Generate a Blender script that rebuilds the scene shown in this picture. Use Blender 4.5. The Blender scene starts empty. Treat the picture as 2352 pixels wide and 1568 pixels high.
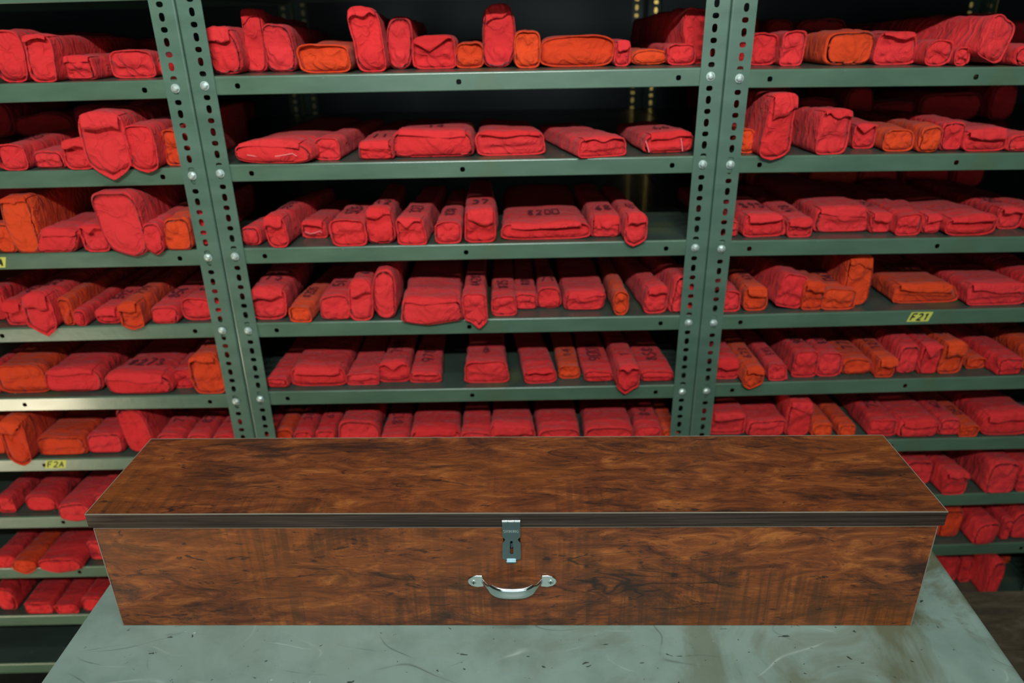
import bpy, math, random
import numpy as np
from mathutils import Vector, Matrix, Euler

# ------------------------------------------------------------------ camera
FPX, TH, RO = 1676.8, 0.4201, -0.0173
CZ = 1.55
DR, PS = 1.3195, 0.0124                       # rack front plane
CAM = Vector((0, 0, CZ))
S = bpy.context.scene
cd = bpy.data.cameras.new('camera'); cam = bpy.data.objects.new('camera', cd)
S.collection.objects.link(cam); S.camera = cam
cd.sensor_width = 36; cd.lens = FPX * 36 / 2352; cd.clip_start = .02
cam.matrix_world = Matrix.Translation(CAM) @ Matrix.Rotation(math.pi/2 - TH, 4, 'X') @ Matrix.Rotation(RO, 4, 'Z')
cd.dof.use_dof = True; cd.dof.focus_distance = 0.98; cd.dof.aperture_fstop = 3.2

# ------------------------------------------------------------------ world, lights, exposure
w = bpy.data.worlds.new('world'); S.world = w; w.use_nodes = True
w.node_tree.nodes['Background'].inputs[0].default_value = (.55, .75, .8, 1)
w.node_tree.nodes['Background'].inputs[1].default_value = .04
S.view_settings.view_transform = 'Standard'; S.view_settings.look = 'None'
S.view_settings.gamma = 1; S.view_settings.use_curve_mapping = False
S.view_settings.exposure = 0.0

def area(name, loc, target, sx, sy, power, col):
    l = bpy.data.lights.new(name, 'AREA'); l.shape = 'RECTANGLE'; l.size = sx; l.size_y = sy
    l.energy = power; l.color = col
    o = bpy.data.objects.new(name, l); S.collection.objects.link(o); o.location = loc
    o.rotation_euler = (Vector(target) - Vector(loc)).to_track_quat('-Z', 'Y').to_euler()
    return o
area('ceiling_tube_lamp', (-.05, -.95, 2.62), (-.08, 1.3, 2.35), 1.05, .06, 37, (.93, 1, .97)).data.spread = math.radians(118)
area('table_fill', (.0, .25, 2.8), (.0, .5, .8), 1.2, .08, 9, (.93, 1, .96))  # added overhead fill that brightens the box and table, no actual fixture
area('low_warm_fill', (-1.95, .12, .17), (-1.1, 1.3, .5), .55, .2, 14, (1, .86, .60))  # unseen warm light added low at left for glare on the shelf lips
area('front_fill', (.3, -2.3, 1.45), (.3, 1.3, 1.35), 2.6, 1.1, 13, (.80, .97, 1))  # broad fill added behind the camera to lift dark bundle tops and lips
area('far_aisle_lamp', (1.15, 3.08, 1.65), (1.15, 3.3, 1.65), .9, .5, 8.0, (1, .80, .30))

random.seed(7)
rng = np.random.default_rng(11)
C = S.collection

# ------------------------------------------------------------------ helpers
def link(o, parent=None):
    C.objects.link(o)
    if parent is not None: o.parent = parent
    return o
def mesh_obj(name, verts, faces, mat, parent=None, smooth=False, mats=None, fmat=None):
    me = bpy.data.meshes.new(name)
    verts = np.asarray(verts, np.float64)
    me.from_pydata(verts.tolist(), [], [list(f) for f in faces]); me.update()
    for m in (mats or [mat]): me.materials.append(m)
    if fmat is not None: me.polygons.foreach_set('material_index', fmat)
    if smooth: me.polygons.foreach_set('use_smooth', [True]*len(me.polygons))
    return link(bpy.data.objects.new(name, me), parent)
class MB:
    def __init__(s): s.v = []; s.f = []; s.m = []
    def add(s, v, f, m=0):
        n = len(s.v); s.v += [tuple(p) for p in v]; s.f += [[i+n for i in q] for q in f]; s.m += [m]*len(f)
    def box(s, x0, x1, y0, y1, z0, z1, m=0, bev=0.0, dz=0.0):
        # dz: extra height at x1
        if bev <= 0:
            v = [(x, y, z + (dz if x == x1 else 0)) for x in (x0, x1) for y in (y0, y1) for z in (z0, z1)]
            s.add(v, [(0,1,3,2),(4,6,7,5),(0,4,5,1),(2,3,7,6),(0,2,6,4),(1,5,7,3)], m); return
        import bmesh
        bm = bmesh.new(); bmesh.ops.create_cube(bm, size=1)
        for q in bm.verts:
            q.co.x = x0 if q.co.x < 0 else x1; q.co.y = y0 if q.co.y < 0 else y1; q.co.z = z0 if q.co.z < 0 else z1
        bmesh.ops.bevel(bm, geom=bm.edges[:], offset=bev, segments=2, affect='EDGES')
        if dz:
            for q in bm.verts: q.co.z += dz*(q.co.x-x0)/(x1-x0)
        bm.verts.index_update()
        s.add([tuple(q.co) for q in bm.verts], [[q.index for q in f.verts] for f in bm.faces], m); bm.free()
    def cyl(s, p0, p1, r0, r1=None, n=16, m=0):
        r1 = r0 if r1 is None else r1
        p0, p1 = Vector(p0), Vector(p1); d = (p1-p0).normalized()
        a = d.orthogonal().normalized(); b = d.cross(a)
        v = []
        for p, r in ((p0, r0), (p1, r1)):
            for i in range(n):
                t = 2*math.pi*i/n; v.append(p + a*r*math.cos(t) + b*r*math.sin(t))
        f = [(i, (i+1) % n, n+(i+1) % n, n+i) for i in range(n)] + [list(range(n))[::-1], list(range(n, 2*n))]
        s.add(v, f, m)
    def build(s, name, mat, parent=None, smooth=False, mats=None):
        return mesh_obj(name, s.v, s.f, mat, parent, smooth, mats, s.m if mats else None)
def autosmooth(o, deg=35):
    me = o.data
    me.polygons.foreach_set('use_smooth', [True]*len(me.polygons))
    me.set_sharp_from_angle(angle=math.radians(deg))
    return o
def empty(name, loc=(0,0,0), rz=0):
    o = bpy.data.objects.new(name, None); C.objects.link(o); o.location = loc; o.rotation_euler = (0,0,rz)
    o.empty_display_size = .05
    return o
def tag(o, label, cat, group=None):
    o['label'] = label; o['category'] = cat
    if group: o['group'] = group
    return o
def structure(o): o['kind'] = 'structure'; return o

# pixel rays (2352 x 1568) used to place things at their real distance
cr, sr = math.cos(RO), math.sin(RO)
def ray(px, py):
    u, v = (px-1176)/FPX, (py-784)/FPX
    u, v = cr*u + sr*v, -sr*u + cr*v
    return Vector((u, math.cos(TH) - v*math.sin(TH), -math.sin(TH) - v*math.cos(TH)))
def at_z(px, py, z):
    d = ray(px, py); return CAM + d*((z-CZ)/d.z)
cp, sp = math.cos(PS), math.sin(PS)
def rack_plane(px, py, s):                      # -> (t, z) on the plane s behind the rack fronts
    d = ray(px, py); k = (DR + s/cp*1.0) / (d.y - d.x*sp/cp)
    p = CAM + d*k
    return p.x*cp + (p.y-DR)*sp, p.z
def to_rack(p): return p.x*cp + (p.y-DR)*sp, -p.x*sp + (p.y-DR)*cp
def to_world(t, s, z): return Vector((t*cp - s*sp, DR + t*sp + s*cp, z))

# ------------------------------------------------------------------ materials
def nt(name):
    m = bpy.data.materials.new(name); m.use_nodes = True
    t = m.node_tree; b = t.nodes['Principled BSDF']
    return m, t, b
def N(t, typ, **k):
    n = t.nodes.new(typ)
    for a, v in k.items():
        if a in n.inputs: n.inputs[a].default_value = v
        else: setattr(n, a, v)
    return n
def coords(t, scale=(1,1,1), loc=(0,0,0)):
    c = N(t, 'ShaderNodeTexCoord'); m = N(t, 'ShaderNodeMapping')
    m.inputs['Scale'].default_value = scale; m.inputs['Location'].default_value = loc
    t.links.new(c.outputs['Object'], m.inputs[0]); return m.outputs[0]
def noise(t, vec, scale, detail=4, rough=.55, dist=0.0):
    n = N(t, 'ShaderNodeTexNoise'); t.links.new(vec, n.inputs['Vector'])
    n.inputs['Scale'].default_value = scale; n.inputs['Detail'].default_value = detail
    n.inputs['Roughness'].default_value = rough; n.inputs['Distortion'].default_value = dist
    return n.outputs['Fac']
def ramp(t, fac, stops):
    r = N(t, 'ShaderNodeValToRGB'); e = r.color_ramp.elements
    while len(e) < len(stops): e.new(.5)
    for q, (p, c) in zip(e, stops):
        q.position = p; q.color = (*c, 1) if isinstance(c, tuple) else (c, c, c, 1)
    t.links.new(fac, r.inputs[0]); return r.outputs[0]
def mix(t, fac, a, b, mode='MIX'):
    m = N(t, 'ShaderNodeMix', data_type='RGBA', blend_type=mode)
    for i, x in ((0, fac), (6, a), (7, b)):
        if isinstance(x, (int, float)): m.inputs[i].default_value = x
        elif isinstance(x, tuple): m.inputs[i].default_value = (*x, 1)
        else: t.links.new(x, m.inputs[i])
    return m.outputs[2]
def math_(t, op, a, b=0.0):
    m = N(t, 'ShaderNodeMath', operation=op)
    for i, x in ((0, a), (1, b)):
        if isinstance(x, (int, float)): m.inputs[i].default_value = x
        else: t.links.new(x, m.inputs[i])
    return m.outputs[0]
def bump(t, b, h, strength, dist=.001):
    n = N(t, 'ShaderNodeBump'); n.inputs['Strength'].default_value = strength; n.inputs['Distance'].default_value = dist
    t.links.new(h, n.inputs['Height']); t.links.new(n.outputs[0], b.inputs['Normal'])
def plain(name, col, rough=.5, metal=0.0, emit=None):
    m, t, b = nt(name)
    v = coords(t); f = noise(t, v, 40, 3)
    c = mix(t, f, tuple(x*.88 for x in col), tuple(min(1, x*1.12) for x in col))
    t.links.new(c, b.inputs['Base Color'])
    b.inputs['Roughness'].default_value = rough; b.inputs['Metallic'].default_value = metal
    return m

def cloth(name, base, alt):
    m, t, b = nt(name)
    oi = N(t, 'ShaderNodeObjectInfo')
    v = coords(t)
    var = mix(t, oi.outputs['Random'], base, alt)
    blot = noise(t, v, 14, 3)
    var2 = mix(t, math_(t, 'MULTIPLY', ramp(t, blot, [(.35, 0.0), (.75, 1.0)]), .35), var, tuple(x*.78 for x in base))
    t.links.new(var2, b.inputs['Base Color'])
    b.inputs['Roughness'].default_value = .88
    b.inputs['Sheen Weight'].default_value = .08; b.inputs['Sheen Roughness'].default_value = .4
    b.inputs['Sheen Tint'].default_value = (1, .75, .8, 1)
    b.inputs['Specular IOR Level'].default_value = .2
    f1 = noise(t, coords(t, (1, 2.4, 1)), 38, 4, .55, .8); f2 = noise(t, v, 900, 1)
    f3 = noise(t, coords(t, (1, 1.6, 1), (2, 3, 4)), 17, 2, .5, 1.2); f3 = math_(t, 'ABSOLUTE', math_(t, 'SUBTRACT', f3, .5)); f3 = math_(t, 'POWER', math_(t, 'MULTIPLY', f3, 3.0), .5)
    f1 = math_(t, 'ADD', f1, math_(t, 'MULTIPLY', f3, -.9))
    h = math_(t, 'ADD', math_(t, 'MULTIPLY', f1, 1.0), math_(t, 'MULTIPLY', f2, .06))
    bump(t, b, h, .6, .007)
    return m
RED = cloth('red_cloth', (.66, .030, .034), (.60, .020, .022))
ORANGE = cloth('orange_cloth', (.66, .055, .011), (.56, .036, .008))
INK = plain('ink', (.13, .012, .022), .85)
CHALK = plain('chalk', (.70, .16, .17), .9)

def steel(name, col, rough, wear=1.0):
    m, t, b = nt(name)
    v = coords(t, (1, 1, 3)); n1 = noise(t, v, 9, 5)
    c = mix(t, ramp(t, n1, [(.3, 0.0), (.7, 1.0)]), tuple(x*.85 for x in col), tuple(x*1.12 for x in col))
    ol = noise(t, coords(t, (1.2, 1, .6), (3, 1, 2)), 5, 3)
    c = mix(t, math_(t, 'MULTIPLY', ramp(t, ol, [(.60, 0.0), (.68, 1.0)]), .55*wear), c, (.085, .10, .035))
    sc = noise(t, coords(t, (30, 60, 160)), 3, 2)
    c = mix(t, math_(t, 'MULTIPLY', ramp(t, sc, [(.74, 0.0), (.77, 1.0)]), .5*wear), c, (.45, .52, .5))
    t.links.new(c, b.inputs['Base Color'])
    t.links.new(ramp(t, n1, [(.2, rough*.8), (.8, rough*1.3)]), b.inputs['Roughness'])
    b.inputs['Specular IOR Level'].default_value = .6
    b.inputs['Coat Weight'].default_value = .25; b.inputs['Coat Roughness'].default_value = .12
    bump(t, b, noise(t, coords(t), 60, 3), .12, .002)
    return m
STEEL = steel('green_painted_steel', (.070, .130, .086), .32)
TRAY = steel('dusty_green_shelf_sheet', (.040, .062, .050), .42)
POST = steel('green_painted_post_steel', (.070, .132, .096), .38, .25)
PANEL = plain('dark_back_steel', (.022, .034, .042), .3)
ZINC = plain('zinc', (.50, .60, .56), .45, .6)
CHROME = plain('chrome', (.72, .76, .76), .14, 1.0)
PLATE = plain('plated_steel', (.20, .26, .28), .24, 1.0)
YELLOW = plain('yellow_paper', (.55, .55, .09), .7)
BLACK = plain('black_ink', (.01, .012, .012), .7)

def wood(name, loc, gain=1.0):
    m, t, b = nt(name)
    v1 = coords(t, (2.3, 7.5, 7.5), loc); v2 = coords(t, (1.1, 3.0, 3.0), loc); v3 = coords(t, (5, 60, 60), loc)
    base = ramp(t, noise(t, v1, 5.5, 10, .72, 1.1), [(.30, (.055, .017, .009)), (.43, (.14, .038, .014)), (.54, (.25, .068, .019)), (.68, (.46, .150, .036))])
    blot = ramp(t, noise(t, v2, 4.2, 10, .74, .9), [(.505, 0.0), (.60, 1.0)])
    c = mix(t, math_(t, 'MULTIPLY', blot, .84), base, (.026, .014, .011))
    warm = ramp(t, noise(t, coords(t, (1, 2.5, 2.5), (4, 2, 7)), 2.5, 3), [(.45, 0.0), (.7, 1.0)])
    c = mix(t, math_(t, 'MULTIPLY', warm, .5), c, (.30, .085, .014))
    # fine grain
    g = noise(t, v3, 6, 4)
    c = mix(t, .35, c, mix(t, ramp(t, g, [(.3, 0.0), (.7, 1.0)]), (.35, .3, .28), (1, 1, 1)), 'MULTIPLY')
    # chatter ripples across the grain
    rp = noise(t, coords(t, (70, 3, 3), loc), 1.6, 2, .5, .6)
    rmask = ramp(t, noise(t, coords(t, (1, 2, 2), (9, 9, 1)), 3.2, 3), [(.47, 0.0), (.62, 1.0)])
    c = mix(t, math_(t, 'MULTIPLY', math_(t, 'MULTIPLY', ramp(t, rp, [(.42, 0.0), (.62, 1.0)]), rmask), .55), c, (.05, .022, .010))
    # cracks: thin iso-lines of stretched noise, and short dark knots and flecks
    k = noise(t, coords(t, (1.3, 7, 7), (2, 5, 1)), 2.2, 4, .5, .7)
    cr_ = ramp(t, k, [(.492, 0.0), (.4985, 1.0), (.5015, 1.0), (.508, 0.0)])
    cm = ramp(t, noise(t, coords(t, (1, 2, 2), (1, 7, 3)), 4.5, 2), [(.53, 0.0), (.60, 1.0)])
    c = mix(t, math_(t, 'MULTIPLY', math_(t, 'MULTIPLY', cr_, cm), .9), c, (.014, .010, .008))
    fl = ramp(t, noise(t, coords(t, (11, 46, 46), loc), 1.9, 5, .65, 1.6), [(.60, 0.0), (.66, 1.0)])
    c = mix(t, math_(t, 'MULTIPLY', fl, .8), c, (.016, .011, .009))
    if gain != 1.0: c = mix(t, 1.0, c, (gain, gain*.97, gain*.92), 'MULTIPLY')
    t.links.new(c, b.inputs['Base Color'])
    b.inputs['Roughness'].default_value = .42; b.inputs['Specular IOR Level'].default_value = .45
    bump(t, b, g, .12, .001)
    return m
WOOD_TOP = wood('rustic_laminate_top', (0, 0, 0))
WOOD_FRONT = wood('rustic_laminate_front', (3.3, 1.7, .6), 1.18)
def dark_edge():
    m, t, b = nt('dark_edge_band')
    g = noise(t, coords(t, (2.5, 30, 150)), 2.2, 5, .6, .4)
    c = ramp(t, g, [(.35, (.016, .010, .008)), (.6, (.058, .038, .030)), (.8, (.10, .070, .056))])
    t.links.new(c, b.inputs['Base Color']); b.inputs['Specular IOR Level'].default_value = .3
    sm = ramp(t, noise(t, coords(t, (3, 3, 8)), 4, 3), [(.3, .24), (.7, .5)]); t.links.new(sm, b.inputs['Roughness'])
    bump(t, b, g, .3, .001); return m
EDGE = dark_edge()
PALE = plain('pale_board_core', (.27, .23, .18), .8)

def table_mat():
    m, t, b = nt('worn_pale_green_sheet')
    v = coords(t)
    n0 = noise(t, v, 3.5, 6, .6, .5); n1 = noise(t, v, 18, 5, .65)
    c = mix(t, n0, (.235, .34, .295), (.345, .455, .405))
    c = mix(t, ramp(t, n1, [(.35, .35), (.55, 0.0)]), c, (.16, .24, .205))
    st = ramp(t, noise(t, coords(t, (1, 1, 1), (2.2, .4, 0)), 5.5, 6, .62, .8), [(.48, 0.0), (.60, 1.0)])
    # dirt grows towards the worn right-hand side
    sx = N(t, 'ShaderNodeSeparateXYZ'); t.links.new(v, sx.inputs[0])
    side = ramp(t, math_(t, 'ADD', math_(t, 'MULTIPLY', sx.outputs[0], .7), .45), [(.40, .16), (.85, 1.0)])
    c = mix(t, math_(t, 'MULTIPLY', math_(t, 'MULTIPLY', st, side), .85), c, (.13, .125, .055))
    # scratches: thin light and dark lines in several directions
    for ang, loc, col, sc in ((.35, (0, 0, 0), (.50, .60, .55), 9), (-.8, (5, 2, 0), (.48, .58, .52), 7), (1.35, (1, 8, 0), (.07, .10, .09), 8), (.08, (3, 3, 0), (.50, .58, .54), 6), (-.35, (7, 1, 0), (.08, .11, .10), 9), (.9, (2, 6, 0), (.08, .11, .11), 10)):
        mp = N(t, 'ShaderNodeMapping'); tc = N(t, 'ShaderNodeTexCoord'); t.links.new(tc.outputs['Object'], mp.inputs[0])
        mp.inputs['Rotation'].default_value = (0, 0, ang); mp.inputs['Location'].default_value = loc; mp.inputs['Scale'].default_value = (.5, 1, 1)
        nn = noise(t, mp.outputs[0], sc, 1, .3, .12)
        ln = ramp(t, nn, [(.4955, 0.0), (.4990, 1.0), (.5010, 1.0), (.5045, 0.0)])
        mk = ramp(t, noise(t, mp.outputs[0], 16, 3), [(.55, 0.0), (.68, 1.0)])
        c = mix(t, math_(t, 'MULTIPLY', math_(t, 'MULTIPLY', ln, mk), .75), c, col)
    sp_ = ramp(t, noise(t, coords(t, (1, 1.6, 1)), 70, 2, .5, .6), [(.715, 0.0), (.735, 1.0)])
    c = mix(t, math_(t, 'MULTIPLY', sp_, .85), c, (.02, .035, .035))
    wp = ramp(t, noise(t, coords(t, (1, 1, 1), (6, 6, 6)), 60, 2), [(.775, 0.0), (.785, 1.0)])
    c = mix(t, math_(t, 'MULTIPLY', wp, .8), c, (.6, .68, .66))
    t.links.new(c, b.inputs['Base Color'])
    t.links.new(ramp(t, n1, [(.2, .32), (.8, .55)]), b.inputs['Roughness'])
    bump(t, b, noise(t, v, 30, 4), .08, .002)
    return m
TABLE = table_mat()
TABLE_EDGE = plain('grime', (.07, .08, .045), .7)
def rough_board():
    m, t, b = nt('dusty_brown_board')
    c = ramp(t, noise(t, coords(t, (6, 14, 6)), 3, 7, .7, .6), [(.35, (.030, .024, .013)), (.6, (.085, .065, .038)), (.8, (.15, .125, .085))])
    t.links.new(c, b.inputs['Base Color']); b.inputs['Roughness'].default_value = .8
    bump(t, b, noise(t, coords(t), 40, 4), .4, .004); return m
BOARD = rough_board()
def floor_mat():
    m, t, b = nt('dark_stone_floor')
    c = ramp(t, noise(t, coords(t), 6, 6), [(.3, (.012, .014, .012)), (.7, (.040, .042, .036))])
    t.links.new(c, b.inputs['Base Color']); b.inputs['Roughness'].default_value = .5; return m
FLOOR = floor_mat()
WALL = plain('wall_paint', (.20, .20, .17), .8)
WALLB = plain('far_wall_paint', (.55, .50, .33), .8)
CEIL = plain('ceiling_paint', (.30, .32, .30), .9)

# ------------------------------------------------------------------ room
X0, X1, Y0, Y1, ZC = -3.2, 3.4, -2.4, 3.3, 2.95
def slab(name, a, mat):
    b = MB(); b.box(*a); return structure(b.build(name, mat))
fl = slab('floor', (X0-.1, X1+.1, Y0-.1, Y1+.1, -.1, 0), FLOOR)
tl = 0
for ix in range(11):                            # floor tiles, recessed joints
    for iy in range(3):
        b = MB(); b.box(X0+.02+ix*.6, X0+.60+ix*.6-.004, .45+iy*.6, 1.05+iy*.6-.006, 0, .004)
        o = b.build('tile', FLOOR, fl)
slab('ceiling', (X0-.1, X1+.1, Y0-.1, Y1+.1, ZC, ZC+.1), CEIL)
slab('wall_left', (X0-.1, X0, Y0, Y1, 0, ZC), WALL)
slab('wall_right', (X1, X1+.1, Y0, Y1, 0, ZC), WALL)
slab('wall_front', (X0-.1, X1+.1, Y0-.1, Y0, 0, ZC), plain('pale_wall_paint', (.42, .50, .48), .8))
slab('wall_back', (X0-.1, X1+.1, Y1, Y1+.1, 0, ZC), WALLB)

# ------------------------------------------------------------------ steel racks
PITCH = .01905; FL = .042; HOLE = .0245; DEPTH = .75
LIPS = {
 'left': [((0,194.5),(385,181)), ((0,394),(415,384.5)), ((0,583.5),(460,573.5)), ((0,754),(490,742)), ((0,914),(520,906.5)),
          ((0,1054),(290,1052)), ((0,1187),(190,1186)), ((0,1303),(210,1302)), ((0,1413),(180,1413))],
 'middle': [((505,175),(1590,155)), ((535,378),(1590,358)), ((565,570),(1575,551)), ((592,742),(1560,724.5)), ((618,900),(1548,884))],
 'right': [((1720,155),(2352,157)), ((1700,357.5),(2352,351.5)), ((1680,553),(2352,543.5)), ((1660,724),(2352,707)), ((1640,881.5),(2352,863)),
           ((2050,1009.5),(2352,1003)), ((2200,1135.5),(2352,1130)), ((2170,1253),(2352,1245)), None],
}
TX = {'left': (-.5385-.905, -.5390), 'middle': (-.5378, .3715), 'right': (.3723, .3723+.872), 'end': (.3723+.873, .3723+.873+.90)}
BOLTZ = {'left': None, 'middle': None, 'right': None}
SHELF = {}                                      # (rack, n) -> (z at t0, z at t1)
for rk, L in LIPS.items():
    t0, t1 = TX[rk]; zs = []
    for q in L:
        if q is None: zs.append((zs[-1][0]-.1524, zs[-1][1]-.1524)); continue
        (xa, ya), (xb, yb) = q
        ta, za = rack_plane(xa, ya, 0); tb, zb = rack_plane(xb, yb, 0)
        k = (zb-za)/(tb-ta); k = max(-.008, min(.008, k)); zm = (za+zb)/2; tm = (ta+tb)/2
        zs.append((zm+k*(t0-tm), zm+k*(t1-tm)))
    while len(zs) < 10: zs.append((zs[-1][0]-.1524, zs[-1][1]-.1524))
    for i, z in enumerate(zs): SHELF[rk, i+1] = z
    SHELF[rk, 0] = (zs[0][0]+.1524, zs[0][1]+.1524)
for i in range(11): SHELF['end', i] = (SHELF['right', i][1], SHELF['right', i][1])
def shelf_z(rk, n, t):
    t0, t1 = TX[rk]; a, b = SHELF[rk, n]; return a + (b-a)*(t-t0)/(t1-t0)

def plate_cell(b, xh, z0, z1, x0, x1, hw, hh, y0, y1, n=16, m=0):
    """a plate piece in the xz plane with one rounded slot, thickness y0..y1"""
    zc = (z0+z1)/2; ring = []; outer = []
    for i in range(n):
        a = 2*math.pi*i/n + math.pi/n; c, s_ = math.cos(a), math.sin(a)
        k = (abs(c)**2.8 + abs(s_)**2.8)**(-1/2.8)
        ring.append((xh + hw*c*k, zc + hh*s_*k))
        # border point: project on the rectangle
        q = max(abs(c), abs(s_)); u, v = c/q, s_/q
        outer.append((xh + (u*(x1-xh) if u > 0 else u*(xh-x0)), zc + (v*(z1-zc))))
    V = [(x, y0, z) for x, z in ring] + [(x, y0, z) for x, z in outer] + [(x, y1, z) for x, z in ring] + [(x, y1, z) for x, z in outer]
    F = []
    for i in range(n):
        j = (i+1) % n
        F += [(i, j, n+j, n+i), (2*n+i, 3*n+i, 3*n+j, 2*n+j), (i, 2*n+i, 2*n+j, j)]
    corners = [(x0, z0), (x1, z0), (x1, z1), (x0, z1)]
    # fill rectangle corners missed by the projection
    for cx, cz in corners:
        i = min(range(n), key=lambda i: math.hypot(outer[i][0]-cx, outer[i][1]-cz) if outer[i][0] == cx or True else 9)
        for j in ((i+1) % n, (i-1) % n):
            a, c = outer[i], outer[j]
            if (abs(a[0]-c[0]) > 1e-9 and abs(a[1]-c[1]) > 1e-9):
                k = len(V); V += [(cx, y0, cz), (cx, y1, cz)]
                F += [(n+i, n+j, k), (3*n+i, k+1, 3*n+j)]
    b.add(V, F, m)
def post_mesh(zref, ztop):
    """corner at x=0,y=0; front flange towards +x, side flange towards +y"""
    b = MB(); r = .0032
    k0 = int(math.floor((0-zref)/PITCH)); k1 = int(math.floor((ztop-zref)/PITCH))
    for k in range(k0, k1):
        zc = zref + k*PITCH; z0, z1 = zc-PITCH/2, zc+PITCH/2
        if z0 < .002: continue
        hw, hh = (.0045, .0068) if k % 2 == 0 else (.0056, .0044)
        plate_cell(b, HOLE, z0, z1, r, FL, hw, hh, 0, .0018)
    za, zb = .0, zref + (k1-.5)*PITCH
    arc = [(r - r*math.cos(a), r - r*math.sin(a)) for a in np.linspace(0, math.pi/2, 6)][::-1]
    prof = arc + [(0, FL)]
    inn = [(max(x, .0018), max(y, .0018)) for x, y in prof]; inn[-1] = (.0018, FL)
    P = prof + inn[::-1]; n = len(P)
    V = [(x, y, za) for x, y in P] + [(x, y, zb) for x, y in P]
    b.add(V, [(i, (i+1) % n, n+(i+1) % n, n+i) for i in range(n)])
    return b
def bolt_mesh():
    b = MB()
    b.cyl((0, .0, 0), (0, -.0012, 0), .0074, n=18)
    b.cyl((0, -.0012, 0), (0, -.0036, 0), .0060, .0060, n=6)
    b.cyl((0, -.0036, 0), (0, -.0052, 0), .0060, .0036, n=6)
    b.cyl((0, -.0052, 0), (0, -.0056, 0), .0036, .0015, n=12)
    return b
bolt_data = None
post_data = {}
ZTOP = 2.28
def make_rack(rk, label):
    global bolt_data
    t0, t1 = TX[rk]; tm = (t0+t1)/2
    root = empty('steel_rack', to_world(tm, 0, 0), PS)
    tag(root, label, 'shelving rack', 'slotted steel racks full of cloth bundles')
    W = (t1-t0)/2
    zref = (SHELF[rk, 1][0]+SHELF[rk, 1][1])/2 - .0148
    def put(name, data, loc, sc=(1,1,1), rz=0, parent=root):
        o = bpy.data.objects.new(name, data); link(o, parent); o.location = loc; o.scale = sc; o.rotation_euler = (0,0,rz); return o
    pm = post_mesh(zref, ZTOP+.05); p0 = autosmooth(pm.build('post', POST, root), 40)
    p0.location = (-W, -.0022, 0)
    # mirrored copies keep flanges pointing inwards
    mv = [(-x, y, z) for x, y, z in pm.v]; mf = [f[::-1] for f in pm.f]
    p1 = autosmooth(mesh_obj('post', mv, mf, POST, root), 40); p1.location = (W, -.0022, 0)
    put('post', p1.data, (-W, DEPTH, 0), (1,1,1), math.pi)
    put('post', p0.data, (W, DEPTH, 0), (1,1,1), math.pi)
    for n in range(0, 11):
        za, zb = SHELF[rk, n]
        # the folded tray: top sheet, rounded nose, front lip with three holes, bottom return, rear lip
        b = MB(); x0, x1 = -W+.003, W-.003; LIPH = .0292
        dz = zb-za
        xs = [x0, -.60*W, .60*W, x1]; 
        r = .003
        arc = [(r-r*math.sin(a), -r+r*math.cos(a)) for a in np.linspace(0, math.pi/2, 5)]   # (y, z) from the top sheet over the nose
        def zz(x): return dz*(x-x0)/(x1-x0)
        prof = [(DEPTH-.03, 0)] + arc
        V = [(x, y, z+zz(x)) for x in (x0, x1) for y, z in prof]; m_ = len(prof)
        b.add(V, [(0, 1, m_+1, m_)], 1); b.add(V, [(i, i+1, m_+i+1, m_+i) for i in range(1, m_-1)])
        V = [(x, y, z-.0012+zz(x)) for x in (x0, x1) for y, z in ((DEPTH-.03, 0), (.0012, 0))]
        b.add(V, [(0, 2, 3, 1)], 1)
        hx = [-W+.0785, 0.0 if rk != 'x' else 0, W-.0785]
        bounds = [x0, (hx[0]+hx[1])/2, (hx[1]+hx[2])/2, x1]
        # lip cells sheared to the shelf's slope
        for i in range(3):
            c = MB(); plate_cell(c, hx[i], -LIPH, -r, bounds[i], bounds[i+1], .0044, .0044, 0, .0012, n=20)
            # stretch the hole back to round whatever the cell proportions; holes were built round already
            c.v = [(x, y, z+zz(x)) for x, y, z in c.v]
            b.add(c.v, c.f)
        V = [(x, y, -LIPH+zz(x)+e) for x in (x0+.004, x1-.004) for y, e in ((0, 0), (.0008, -.0012), (.010, -.0012), (.010, 0))]
        b.add(V, [(0,1,5,4),(1,2,6,5),(2,3,7,6),(3,0,4,7)])
        b.box(x0, x1, DEPTH-.031, DEPTH-.030, -LIPH, 0, dz=dz)
        # side lips
        b.box(x0, x0+.0012, .004, DEPTH-.03, -LIPH, 0); b.box(x1-.0012, x1, .004, DEPTH-.03, -LIPH+dz, dz)
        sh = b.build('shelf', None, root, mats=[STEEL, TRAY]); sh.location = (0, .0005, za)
        autosmooth(sh, 50)
        if rk == 'right' and n == 4: sticker(sh, 2113, 727.5, zz, root, za, tm, 'F21', .0, True)
        if rk == 'left' and n == 6: sticker(sh, 128, 1066, zz, root, za, tm, 'F2A', .0, False)
        if rk == 'left' and n == 3: sticker(sh, -14, 603, zz, root, za, tm, 'F1A', .0, True)
        for sx in (-1, 1):
            if n in (0,): continue
            zb_ = za + zz(sx*W) - .0145
            if bolt_data is None:
                o = bolt_mesh().build('bolt', ZINC, root); bolt_data = o.data; autosmooth(o, 25)
            else: o = put('bolt', bolt_data, (0,0,0))
            o.location = (sx*(W-HOLE), -.0022, zb_); o.rotation_euler = (0, random.random()*6, 0)
    b = MB(); b.box(-W+FL-.004, W-FL+.004, DEPTH-.012, DEPTH-.010, .02, ZTOP+.04)
    b.build('back_panel', PANEL, root)
    return root
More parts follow.
